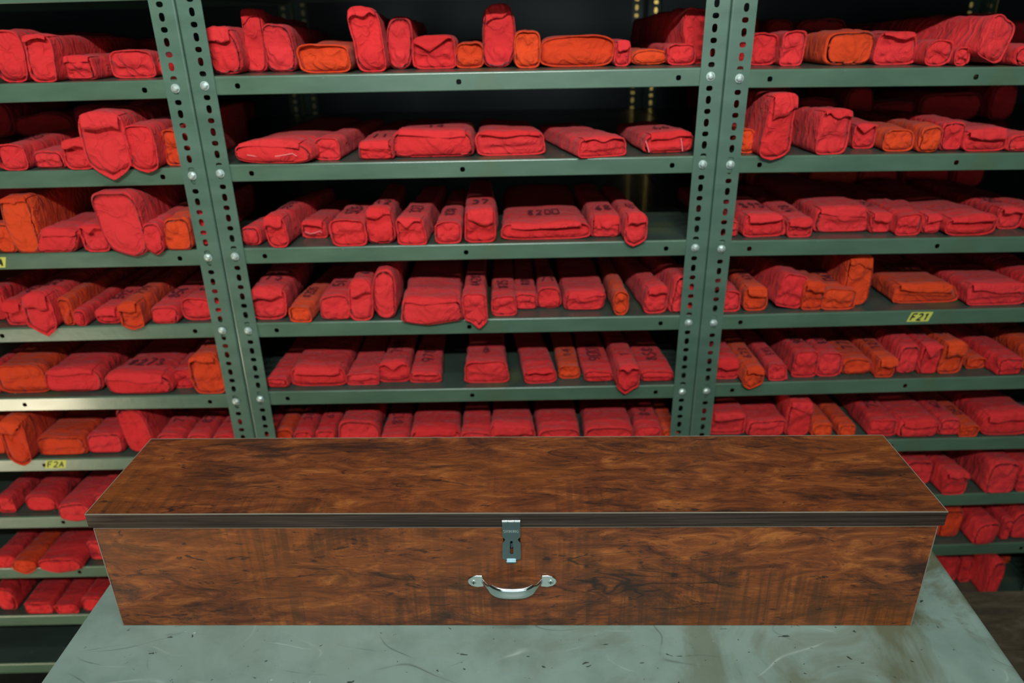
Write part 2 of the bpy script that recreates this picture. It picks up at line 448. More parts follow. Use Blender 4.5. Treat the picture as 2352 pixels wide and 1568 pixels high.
GL = {'0': [[(0,0),(0,1),(.6,1),(.6,0),(0,0)]], '1': [[(.1,.75),(.35,1),(.35,0)]], '2': [[(0,.85),(.3,1),(.6,.8),(.5,.5),(0,0),(.65,0)]],
      '3': [[(0,.9),(.35,1),(.6,.75),(.25,.52),(.6,.28),(.3,0),(0,.12)]], '4': [[(.5,0),(.5,1),(0,.35),(.7,.35)]], '5': [[(.6,1),(.08,1),(.05,.55),(.4,.6),(.6,.3),(.35,0),(0,.1)]],
      '6': [[(.5,1),(.1,.6),(0,.2),(.3,0),(.6,.25),(.35,.5),(.05,.35)]], '7': [[(0,1),(.6,1),(.2,0)]], '8': [[(.3,.52),(.02,.78),(.3,1),(.58,.78),(.3,.52),(0,.24),(.3,0),(.6,.24),(.3,.52)]],
      '9': [[(.55,.6),(.25,.45),(0,.75),(.3,1),(.55,.8),(.5,.3),(.3,0)]], 'F': [[(0,0),(0,1),(.6,1)], [(0,.52),(.45,.52)]], 'A': [[(0,0),(.3,1),(.6,0)], [(.12,.35),(.48,.35)]],
      'S': [[(.58,.86),(.3,1),(.02,.8),(.1,.58),(.5,.44),(.6,.2),(.3,0),(0,.14)]], 'H': [[(0,0),(0,1)],[(.55,0),(.55,1)],[(0,.5),(.55,.5)]], 'I': [[(.1,0),(.1,1)]],
      'N': [[(0,0),(0,1),(.55,0),(.55,1)]], 'G': [[(.58,.82),(.3,1),(0,.75),(0,.25),(.3,0),(.6,.2),(.6,.48),(.35,.48)]]}
ADV = {'I': .35}
def strokes(text, size, jit=0.0, rnd=None):
    """polylines centred on the origin in a unit where letters are size tall"""
    out = []; x = 0
    for ch in text:
        for pl in GL[ch]: out.append([(x+px*1.0, py) for px, py in pl])
        x += ADV.get(ch, .9)
    w_ = x-.3
    res = []
    for pl in out:
        res.append([((px-w_/2)*size + (rnd.uniform(-jit, jit) if rnd else 0), (py-.5)*size + (rnd.uniform(-jit, jit) if rnd else 0)) for px, py in pl])
    return res, w_*size
def stroke_quads(lines, th):
    V, F = [], []
    for pl in lines:
        # subdivide so the ink follows the cloth
        pts = []
        for a, c in zip(pl, pl[1:]):
            n = 3
            for i in range(n): pts.append((a[0]+(c[0]-a[0])*i/n, a[1]+(c[1]-a[1])*i/n))
        pts.append(pl[-1]); k = len(V)
        for i, p in enumerate(pts):
            q0 = pts[max(0, i-1)]; q1 = pts[min(len(pts)-1, i+1)]
            dx, dy = q1[0]-q0[0], q1[1]-q0[1]; l = math.hypot(dx, dy) or 1
            nx, ny = -dy/l*th/2, dx/l*th/2
            V += [(p[0]+nx, p[1]+ny), (p[0]-nx, p[1]-ny)]
        F += [(k+2*i, k+2*i+1, k+2*i+3, k+2*i+2) for i in range(len(pts)-1)]
    return V, F
def sticker(sh, px, py, zz, root, za, tm, text, rot, border):
    t, z = rack_plane(px, py, 0); x = t-tm; zc = z-za
    b = MB(); w_, h_, s_ = .0215, .0100, .0035
    def quad(a, c, e, f, y, m): b.add([(x+a+s_*e/h_, y, zc+e), (x+c+s_*e/h_, y, zc+e), (x+c+s_*f/h_, y, zc+f), (x+a+s_*f/h_, y, zc+f)], [(0,1,2,3)], m)
    quad(-w_, w_, -h_, h_, -.0003, 0)
    if False: quad(-w_+.004, w_-.004, -h_+.004, h_-.004, -.0005, 1)
    ls, _ = strokes(text, .0135)
    V, F = stroke_quads(ls, .0034 if border else .0024)
    b.add([(x+p*1.0+s_*q/h_, -.0007, zc+q) for p, q in V], F, 1)
    cy = MB(); 
    o = b.build('shelf_label', None, sh, mats=[YELLOW, BLACK])
    o['label'] = 'small yellow paper shelf label with dark characters'
racks = {}
for rk, lb in (('left', 'green slotted steel rack nearest the left side, packed with red and orange bundles'),
               ('middle', 'green slotted steel rack standing directly behind the wooden box'),
               ('right', 'green slotted steel rack on the right, yellow-bordered label on its fourth row'),
               ('end', 'dark empty steel rack glimpsed past the far end of the right rack')):
    racks[rk] = make_rack(rk, lb)
# ------------------------------------------------------------------ cloth bundles
def vnoise(P, seed, f):
    """cheap smooth noise in -1..1 for an (n,3) array: a sum of random plane waves"""
    r = np.random.default_rng(seed); out = 0
    K = r.normal(size=(5, 3)); K /= np.linalg.norm(K, axis=1)[:, None]
    ph = r.uniform(0, 6.28, 5)
    for k, p, s in zip(K, ph, (1, 1.3, .8, 1.7, 1.1)):
        out = out + np.sin((P*np.asarray(f)) @ k * s + p + .8*np.sin((P*np.asarray(f)) @ np.roll(k, 1)*.7 + p*2))
    return out/5
NX, NZ = 16, 12
per = []
for i in range(NX): per.append((-1+2*i/NX, 1.0))
for i in range(NZ): per.append((1.0, 1-2*i/NZ))
for i in range(NX): per.append((1-2*i/NX, -1.0))
for i in range(NZ): per.append((-1.0, -1+2*i/NZ))
PER = np.array(per); K = len(PER)
per_id = {(round(a*NX), round(b*NZ)): i for i, (a, b) in enumerate(per)}
FI = [(i, j) for j in range(1, NZ) for i in range(1, NX)]
FP = np.array([(-1+2*i/NX, -1+2*j/NZ) for i, j in FI])
fi_id = {q: n for n, q in enumerate(FI)}
class Shape:
    calm = 1.0
    def __init__(s, w, h, L, seed, n=5.0, rim=.006, face='fold', tip=0.0, amp=1.0, bend=0.0, topw=1.0, slant=0.0, tail=0.0):
        s.w, s.h, s.L, s.seed, s.n, s.rim, s.face, s.tip, s.amp, s.bend, s.topw, s.slant, s.tail = w, h, L, seed, n, rim, face, tip, amp, bend, topw, slant, tail
        r = random.Random(seed); s.r = r
        s.k = [r.uniform(-1, 1) for _ in range(8)]
    def sec(s, ab, y, inset=0.0):
        """cross-section point for square coords ab at depth y, pulled in by inset metres"""
        a, b = ab[:, 0], ab[:, 1]
        m = np.maximum(np.abs(a), np.abs(b)); pn = (np.abs(a)**s.n + np.abs(b)**s.n)**(1/s.n)
        k = np.where(pn > 1e-9, m/np.maximum(pn, 1e-9), 1)
        u, v = a*k, b*k
        hw, hh = np.maximum(s.w/2-inset, .002), np.maximum(s.h/2-inset, .002)
        q = np.clip(y/s.L, 0, 1)
        wv = 1 + .05*s.k[0]*np.sin(y*14+s.k[1]*3) - .10*q**3
        hv = 1 + .05*s.k[2]*np.sin(y*11+s.k[3]*3) - .16*q**2 + s.tail*q
        taper = 1 + (s.topw-1)*(v*.5+.5)
        x = u*hw*wv*taper
        z = s.h/2 + v*hh
        z = z*hv
        x = x + s.slant*(z/s.h-.5)*s.w + s.bend*y*y
        P = np.stack([x, np.broadcast_to(y, x.shape), z], 1)
        # creases: broad swell, spiral wrap ridges, sharp folds
        Q = np.stack([P[:,0], P[:,1], P[:,2]], 1)
        lo = vnoise(Q, s.seed, 26)
        wr = vnoise(Q, s.seed+1, (22, 95, 22)); wr = 1-2*np.sqrt(np.abs(wr)+.02)
        hf = vnoise(Q, s.seed+2, (60, 120, 60))
        amp = s.amp*min(1, max(.45, (s.w*s.h)**.5/.06))
        # wrapped layers: one long overlap edge and a slanted cross edge
        st1 = np.tanh((u - s.k[5]*.6 - s.k[6]*4*(y-.1))*14)*(v > 0)
        st2 = np.tanh((y - .055 - .05*abs(s.k[7]) - .02*s.k[4]*u)*160)
        st3 = np.tanh((y - .15 - .06*s.k[3] + .03*s.k[2]*u)*120)
        calm = np.where((v > .9) & (y > .02) & (y < .125), s.calm, 1.0)
        d = amp*(.0038*lo + calm*(.0019*wr + .0007*hf + .0010*st1*np.sign(s.k[1]) - .0011*st2) - .0009*st3)
        nx_, nz_ = np.sign(u)*np.abs(u)**(s.n-1), np.sign(v)*np.abs(v)**(s.n-1)
        nl = np.sqrt(nx_**2+nz_**2)+1e-6
        f = np.clip(np.maximum(np.abs(a), np.abs(b)), 0, 1)
        P[:,0] += d*nx_/nl*f; P[:,2] += np.where(v < -.3, 0, d*nz_/nl*f)
        fr = np.clip(1-y/.06, 0, 1)*f*min(1, s.amp*max(.5, (s.w*s.h)**.5/.06))   # slack cloth at the tied front end
        P[:,0] += fr*.0042*vnoise(P*[1, 0, 1], s.seed+8, 45); P[:,2] += np.where(v < -.3, 0, fr*.0042*vnoise(P*[1, 0, 1], s.seed+9, 45))
        if s.tip > 0:
            wgt = np.clip(1-np.clip(P[:,1]-.000, 0, 1)/.012, 0, 1)*np.clip(-v*1.6-.2, 0, 1)
            P[:,2] -= s.tip*wgt*np.clip(1-np.abs(u-s.k[4]*.25)*1.25, 0, 1)
        return P
    def top(s, x, y):
        """point on top surface near lateral offset x"""
        a = np.clip(x/(s.w/2), -.97, .97)
        return s.sec(np.stack([a, np.ones_like(a)], 1), y)
def build_bundle(name, sh, mat, parent=None):
    s = sh; rings = []; L = s.L
    ys = list(np.concatenate([[L, L-.003, L-.010], np.concatenate([np.linspace(L-.03, .14, 10), np.linspace(.13, .045, 12)]), [.036, .025, .016, .009, .004, 0]]))
    ins = {0: .012, 1: .005, 2: .001}
    for i, y in enumerate(ys):
        rings.append(s.sec(PER, np.full(K, y), ins.get(i, 0.0)))
    rimv = s.rim
    th_ = np.arctan2(PER[:,1], PER[:,0])
    if s.face == 'rim':
        e = rimv*(.35+.65*np.sin(th_+s.k[5]*3)+.35*np.sin(th_*3+s.k[6]*3)+.3*(PER[:,1] > .9))*np.where(PER[:,1] < -.9, .1, 1)
        e = np.clip(e, .0008, .02)
        for inset, yy in ((-.0006, -e), (.0006, -e-.0003), (.0019, -e+.0008), (.0024, np.full(K, .0018))):
            rings.append(s.sec(PER, yy if np.ndim(yy) else np.full(K, yy), inset))
        fin, fy = .0026, .0010
    else:
        for inset, yy in ((.0012, -.0022), (.0032, -.0036)):
            rings.append(s.sec(PER, np.full(K, yy), inset))
        fin, fy = .0032, -.0036
    V = list(np.concatenate(rings)); F = []
    nr = len(rings)
    for j in range(nr-1):
        for i in range(K):
            i2 = (i+1) % K
            F.append((j*K+i, j*K+i2, (j+1)*K+i2, (j+1)*K+i))
    def face(yc, base, inset, front):
        a, b = FP[:,0], FP[:,1]
        env = (1-a**4)*(1-b**4)
        y = np.full(len(FP), yc) + (s.k[1]*.05*a*s.w*.6 if front else 0)
        if front:
            bulge = (.006 if s.face == 'pinch' else .0035)
            y = y - bulge*env
            # gift-wrap tucks: creases from the corners, a flap line, pleats
            asp = s.w/s.h
            dd = np.abs(np.abs(a)*asp-np.abs(b-.1*s.k[6])-max(0, asp-1)*.9)
            if s.face in ('fold', 'rim'):
                y = y + .0038*np.exp(-(dd*5)**2)*env
                ln = b - (.25*s.k[7] - .28*a*s.k[0] + .30*a*a*s.k[1])
                y = y - .0030*np.clip(ln*9, -1, 1)*env*np.sign(s.k[2])
            pl = np.sin(a*9+s.k[3]*4+b*2*s.k[4])
            y = y + .0012*np.sign(pl)*np.sqrt(np.abs(pl))*np.abs(b)**1.2*env
            Q = np.stack([a*s.w*.5, b*s.h*.5, np.zeros_like(a)], 1)
            rg = vnoise(Q, s.seed+5, 70); y = y + (.0032*rg + .0022*(1-2*np.sqrt(np.abs(vnoise(Q, s.seed+6, 60))+.01)))*env
        else:
            y = y + .004*env
        base_v = len(V); V.extend(list(s.sec(FP, y, inset)))
        def idx(i, j):
            if 0 < i < NX and 0 < j < NZ: return base_v + fi_id[i, j]
            return base + per_id[(round((-1+2*i/NX)*NX), round((-1+2*j/NZ)*NZ))]
        for j in range(NZ):
            for i in range(NX):
                q = (idx(i, j), idx(i+1, j), idx(i+1, j+1), idx(i, j+1))
                F.append(q if front else q[::-1])
    face(fy, (nr-1)*K, fin, True)
    face(L, 0, .012, False)
    me = bpy.data.meshes.new(name)
    V = np.asarray(V); F = np.asarray(F, np.int32)
    # the cloth rests on the shelf
    if s.tip <= 0: V[:,2] = np.maximum(V[:,2], 0)
    else: V[:,2] = np.where(V[:,1] > .001, np.maximum(V[:,2], 0), V[:,2])
    me.vertices.add(len(V)); me.vertices.foreach_set('co', V.ravel())
    me.loops.add(F.size); me.loops.foreach_set('vertex_index', F.ravel())
    me.polygons.add(len(F)); me.polygons.foreach_set('loop_start', np.arange(0, F.size, 4)); me.polygons.foreach_set('loop_total', np.full(len(F), 4))
    me.update(calc_edges=True); me.validate()
    me.materials.append(mat); me.polygons.foreach_set('use_smooth', np.ones(len(F), bool))
    return link(bpy.data.objects.new(name, me), parent)
def build_flap(sh, mat, parent, b0, kind):
    """cloth flap that comes over the top edge and hangs down the end face"""
    s = sh; nx, nv = 14, 9; ro = s.rim if s.face == 'rim' else .004
    a = np.linspace(-.96, .96, nx+1)
    low = b0 + .25*s.k[5]*a + .30*abs(s.k[6])*a*a + .05*np.sin(a*5+s.k[7]*3)     # lower edge in b
    if kind == 'v': low = b0 + .9*np.abs(a-.2*s.k[5])
    low = np.clip(low, -.9, .86)
    rows = []
    for q in (0, .25, .5, .75): rows.append((None, .032*(1-q)+.004*q))
    V = []
    for b_, y in rows:
        P = s.sec(np.stack([a, np.ones_like(a)], 1), np.full(nx+1, y)); P[:,2] += .0008+.0016*(1-y/.032); V.append(P)
    for q in np.linspace(0, 1, nv-3):
        bb = 1+(low-1)*q
        P = s.sec(np.stack([a, np.ones_like(a)], 1), np.full(nx+1, .0))
        Pb = s.sec(np.stack([a, -np.ones_like(a)], 1), np.full(nx+1, .0))
        zt, zb = P[:,2], np.maximum(Pb[:,2], 0)
        P[:,2] = zt + .0014 - (zt-zb)*(1-bb)/2
        P[:,1] = -ro - .0035 - .0035*np.sin(q*math.pi*.5) + .0012*np.sin(a*7+s.k[0]*3)*q
        V.append(P)
    V = np.concatenate(V); m = nx+1; R = nv+1-0
    R = len(V)//m
    th = .0011
    # thickness: second layer pushed in
    V2 = V.copy(); V2[:4*m, 2] -= th; V2[4*m:, 1] += th
    F = [(j*m+i, j*m+i+1, (j+1)*m+i+1, (j+1)*m+i) for j in range(R-1) for i in range(nx)]
    n0 = len(V); F2 = [tuple(x+n0 for x in f[::-1]) for f in F]
    ed = [((R-1)*m+i, (R-1)*m+i+1, n0+(R-1)*m+i+1, n0+(R-1)*m+i) for i in range(nx)]
    ed += [(j*m, (j+1)*m, n0+(j+1)*m, n0+j*m) for j in range(R-1)] + [(j*m+nx, n0+j*m+nx, n0+(j+1)*m+nx, (j+1)*m+nx) for j in range(R-1)]
    o = mesh_obj('folded_flap', np.concatenate([V, V2]), F+F2+ed, mat, parent, True)
    return o
def build_ink(sh, text, parent, lengthwise, seed, y0=None, size=None):
    s = sh; rnd = random.Random(seed)
    size = size or min(.025, s.w*.42 if lengthwise else .02)
    ls, wd = strokes(text, size, size*.09, rnd)
    lim = s.w*.8
    if not lengthwise and wd > lim:
        ls, wd = strokes(text, size*lim/wd, size*.05, rnd)
    V, F = stroke_quads(ls, size*.16); V = np.array(V)
    if lengthwise: x = -V[:,1]*1.0; y = (y0 or .045+wd/2) + V[:,0]
    else: x = V[:,0]; y = (y0 or .055) + V[:,1]*1.7
    P = s.top(x, np.maximum(y, .012)); P[:,2] += .0022
    o = mesh_obj('ink_marking', P, F, INK, parent)
    return o

ORD = 'first second third fourth fifth sixth seventh eighth ninth tenth eleventh twelfth thirteenth fourteenth fifteenth sixteenth'.split()
ROWN = {1: 'top', 2: 'second', 3: 'third', 4: 'fourth', 5: 'fifth', 6: 'sixth', 7: 'seventh', 8: 'eighth', 9: 'ninth'}
# entries: x0, x1, y of face top, y of face bottom, colour, options
# options: r rim sleeve, f fold, p pinched pillow; F hanging flap, V pointed flap; T drooping corner; # ink across, @ ink along; yaw=deg etc.
B = {
('left',1): [(-12,50,75,190,'r','r'),(61,133,82,190,'r','rF'),(138,220,131,185,'r','fF'),(256,350,122,180,'r','r',dict(wide=1)),(358,418,128,176,'r','f')],
('left',2): [(-6,60,331,393,'r','r@'),(77,145,351,388,'r','f'),(145,212,320,393,'r','rF'),(187,298,256,392,'r','rTF',dict(tip=.018)),(290,364,290,389,'r','rT',dict(tip=.006)),(360,422,307,386,'o','r'),(422,462,262,376,'r','f')],
('left',3): [(-14,31,517,582,'o','f'),(16,84,452,583,'o','pV',dict(topw=1.25)),(76,180,530,581,'r','pF',dict(slant=.3)),(187,254,520,588,'r','rV'),(226,322,441,583,'r','fT',dict(tip=.007,slant=-.25,topw=1.2)),(328,374,513,578,'r','fT',dict(tip=.005)),(375,437,502,580,'o','f'),(442,476,485,571,'r','f')],
('left',4): [(-30,12,668,737,'r','f@'),(12,60,696,748,'r','rF@'),(56,128,684,750,'r','rFT@',dict(tip=.014)),(130,176,686,749,'o','f'),(160,200,716,751,'r','p',dict(n=3)),(219,275,706,744,'r','rF@'),(272,325,697,752,'o','rFT@',dict(tip=.005)),(343,411,706,745,'r','f@'),(411,482,697,747,'r','r@'),(487,512,690,742,'r','f')],
('left',5): [(-30,-3,846,905,'r','f'),(0,98,845,904,'o','r'),(101,237,848,901,'r','fF'),(251,392,861,906,'r','pF#',dict(ink='8273',inky=.05)),(394,442,854,893,'r','r'),(438,508,820,906,'o','rF@')],
('left',6): [(-22,4,972,1045,'o','f'),(6,72,970,1051,'o','rFT',dict(tip=.008)),(76,196,1004,1047,'o','f'),(200,282,1000,1042,'r','f'),(275,346,941,1041,'r','f',dict(slant=-.25)),(362,428,1000,1044,'r','f@'),(431,487,1000,1042,'r','f@'),(490,540,1000,1040,'r','f@')],
('left',7): [(-8,34,1144,1179,'r','rF'),(60,129,1138,1175,'r','f'),(133,208,1160,1190,'r','fT',dict(tip=.005)),(214,290,1135,1182,'r','f')],
('left',8): [(-12,32,1279,1306,'r','r'),(26,84,1298,1312,'o','rT',dict(tip=.008,n=3,hmin=.03)),(89,186,1296,1310,'r','pT',dict(tip=.006,n=3.2,hmin=.036)),(201,262,1246,1287,'r','f')],
('left',9): [(-12,34,1351,1402,'r','f'),(53,122,1384,1411,'r','f'),(127,178,1388,1411,'r','r'),(189,240,1373,1404,'r','f')],
('middle',1): [(478,557,70,172,'r','fF',dict(slant=-.1)),(553,605,30,167,'r','fF'),(606,672,62,166,'r','f'),(684,814,102,168,'o','r'),(804,886,28,166,'r','rF',dict(slant=-.22)),(888,944,42,160,'r','f',dict(n=3.4)),(948,1044,91,159,'r','rV'),(1046,1111,99,157,'o','r'),(1110,1180,12,156,'r','fF',dict(topw=.9)),(1184,1241,76,157,'o','r'),(1247,1407,86,154,'o','r'),(1410,1451,95,153,'r','rF'),(1453,1532,122,150,'o','p',dict(n=3)),(1532,1599,104,150,'r','r',dict(yaw=-9)),(1572,1645,22,147,'r','r',dict(s=.09,yaw=-8,amp=1.6))],
('middle',2): [(533,717,329,377,'r','pF',dict(ink='0',n=3.2,yaw=8,chalk=1,L=.40)),(719,779,320,369,'r','r',dict(yaw=13)),(825,904,327,368,'r','fF#',dict(ink='11',yaw=-3)),(904,1089,305,362,'r','pF#',dict(ink='14',L=.28)),(1101,1249,308,358,'r','rF',dict(L=.27)),(1325,1444,320,362,'r','rV',dict(yaw=-20,L=.26)),(1477,1596,308,352,'r','fF#',dict(ink='66',yaw=-6,L=.24,chalk=2))],
('middle',3): [(553,600,525,566,'r','p',dict(yaw=12)),(607,661,500,580,'r','rF@',dict(n=3.2,yaw=6)),(691,752,510,548,'r','rF',dict(chalk=1,L=.22)),(762,841,508,570,'r','r@',dict(ink='506',L=.2)),(837,905,482,561,'r','fF#',dict(ink='12')),(909,979,504,569,'r','rV@',dict(yaw=5)),(998,1061,511,561,'r','r@',dict(ink='838')),(1067,1142,484,558,'r','rF#',dict(ink='37')),(1148,1354,514,551,'r','rF#',dict(ink='8200',n=4.2,L=.38,inky=.075,inksize=.020)),(1357,1429,498,546,'r','fF#',dict(ink='68')),(1432,1487,497,552,'r','rFT@',dict(tip=.007))],
('middle',4): [(570,650,668,745,'r','rF#',dict(ink='75',topw=1.1)),(663,714,706,745,'o','r@',dict(ink='8205',yaw=6)),(734,804,680,736,'r','f@'),(801,858,653,738,'r','rF@',dict(n=3.6)),(858,910,623,733,'r','p',dict(n=3)),(919,1064,688,736,'r','pFT',dict(tip=.006,L=.36)),(1066,1119,676,730,'r','rT@',dict(tip=.016,ink='84283')),(1128,1186,700,727,'r','r@',dict(ink='835',hmin=.04)),(1181,1236,676,712,'r','f@',dict(ink='808')),(1238,1288,664,709,'r','f#',dict(ink='71')),(1294,1388,672,714,'r','fF',dict(topw=1.03)),(1409,1445,672,725,'o','r',dict(n=3)),(1481,1535,662,721,'r','rF',dict(yaw=-4)),(1542,1598,634,718,'r','f',dict(yaw=-8,slant=.2))],
('middle',5): [(612,664,868,892,'r','f',dict(yaw=4)),(668,795,846,888,'r','rF',dict(L=.36)),(796,869,861,886,'r','r'),(873,940,836,879,'r','rV@'),(942,1015,856,880,'r','rF@'),(1066,1166,835,881,'r','r#',dict(ink='8',yaw=1)),(1201,1279,850,882,'r','rF',dict(yaw=-4)),(1281,1337,842,871,'o','r@',dict(ink='14')),(1341,1413,853,878,'r','f@',dict(ink='9008')),(1414,1469,843,880,'r','rVT@',dict(tip=.013,ink='1')),(1473,1548,855,878,'r','f@',dict(ink='8588'))],
('middle',6): [(590,632,990,1030,'r','f'),(634,672,988,1030,'o','f'),(675,722,990,1032,'r','f@'),(724,772,988,1032,'r','f@'),(777,871,966,1030,'r','f'),(876,938,1004,1032,'r','f@',dict(ink='813')),(943,1060,988,1030,'r','fF'),(1063,1126,994,1030,'r','f'),(1130,1226,982,1029,'r','rF'),(1231,1338,984,1028,'r','f'),(1342,1456,984,1028,'r','f'),(1459,1518,984,1026,'r','r@',dict(ink='84')),(1521,1560,990,1022,'o','f')],
('right',1): [(1680,1721,95,150,'r','f'),(1724,1790,80,150,'r','r'),(1790,1852,77,152,'r','r'),(1890,2012,70,150,'o','p',dict(yaw=-5,n=4)),(2013,2117,77,149,'r','rF'),(2119,2188,94,152,'r','r',dict(n=3)),(2194,2230,111,152,'r','r',dict(n=2.6)),(2236,2316,56,140,'r','r',dict(yaw=-12,lean=22,s=.006)),(2330,2420,106,152,'r','f')],
('right',2): [(1700,1738,303,353,'o','r'),(1752,1828,222,354,'r','rFT',dict(tip=.006,yaw=-5,slant=.15)),(1880,1954,256,356,'r','rF',dict(yaw=-6)),(1958,2020,283,342,'r','rV'),(2023,2100,300,349,'o','r'),(2114,2161,293,351,'o','f'),(2163,2213,283,347,'r','f',dict(topw=1.15)),(2218,2312,300,348,'r','rF'),(2316,2400,310,348,'r','f')],
('right',3): [(1655,1698,506,545,'r','f'),(1706,1803,497,545,'r','rF#',dict(ink='895',yaw=-6,inky=.07)),(1805,1865,521,546,'r','rF@',dict(hmin=.036)),(1867,1998,503,535,'r','fF',dict(L=.38,hmin=.05)),(2000,2052,505,536,'r','fF@',dict(hmin=.04)),(2059,2120,492,542,'r','r'),(2121,2165,512,537,'r','fF',dict(hmin=.035)),(2169,2288,500,542,'r','rF',dict(L=.38)),(2291,2346,500,527,'r','rF@',dict(hmin=.04)),(2350,2420,505,530,'r','f',dict(hmin=.04))],
('right',4): [(1656,1702,672,718,'r','r'),(1712,1762,664,715,'o','rF@'),(1780,1842,640,713,'r','r',dict(lean=12,yaw=-5)),(1844,1893,652,713,'o','rF'),(1894,1962,684,713,'o','r@',dict(hmin=.04)),(1942,1997,594,711,'o','fF',dict(amp=1.4,s=.03)),(2047,2204,655,697,'o','rF#',dict(ink='5172',inky=.10,L=.40)),(2224,2356,655,702,'r','rF'),(2358,2440,640,700,'r','f')],
('right',5): [(1640,1698,830,872,'r','rF'),(1706,1759,854,875,'o','rFT@',dict(tip=.008,hmin=.04)),(1766,1807,861,876,'r','r@',dict(hmin=.036)),(1821,1880,812,868,'r','r@'),(1881,1935,815,866,'r','r@',dict(ink='888')),(1936,2005,828,861,'o','f@'),(2009,2058,823,868,'o','rF@'),(2059,2109,795,859,'r','f'),(2113,2162,797,860,'r','fV@'),(2163,2214,792,859,'o','rF@'),(2217,2274,823,848,'o','r@'),(2284,2352,822,862,'r','f',dict(yaw=-14)),(2356,2440,800,850,'o','f')],
('right',6): [(1626,1710,953,999,'r','rF'),(1718,1804,966,1003,'r','f'),(1811,1864,925,1003,'r','fF'),(1868,1914,975,1006,'o','f'),(1924,1970,975,1004,'o','f'),(1997,2058,966,1003,'r','r@'),(2064,2154,967,1005,'r','fF'),(2156,2204,978,1000,'r','f@',dict(hmin=.036)),(2204,2248,980,1005,'o','r@'),(2258,2370,952,1000,'r','rF')],
('right',7): [(2078,2136,1062,1116,'r','f'),(2166,2221,1086,1142,'r','rF',dict(yaw=-3)),(2224,2262,1085,1112,'o','f',dict(s=.08)),(2269,2339,1070,1134,'r','f'),(2342,2410,1072,1130,'r','r')],
('right',8): [(2160,2212,1172,1234,'o','f'),(2240,2292,1205,1258,'r','p',dict(yaw=-3)),(2302,2328,1195,1240,'r','f'),(2336,2400,1190,1250,'r','f')],
('right',9): [(2160,2204,1285,1337,'r','r'),(2208,2240,1290,1338,'r','r'),(2270,2309,1284,1344,'r','fT',dict(tip=.005)),(2302,2344,1274,1312,'o','f',dict(s=.10))],
}
def shape_word(w, h):
    r = h/w
    if r > 1.5: return 'tall narrow'
    if r < .42: return 'broad flat'
    if w*h < .0022: return 'small'
    if w*h > .0075: return 'bulky'
    return 'boxy' if r > .85 else 'low'
cnt = 0
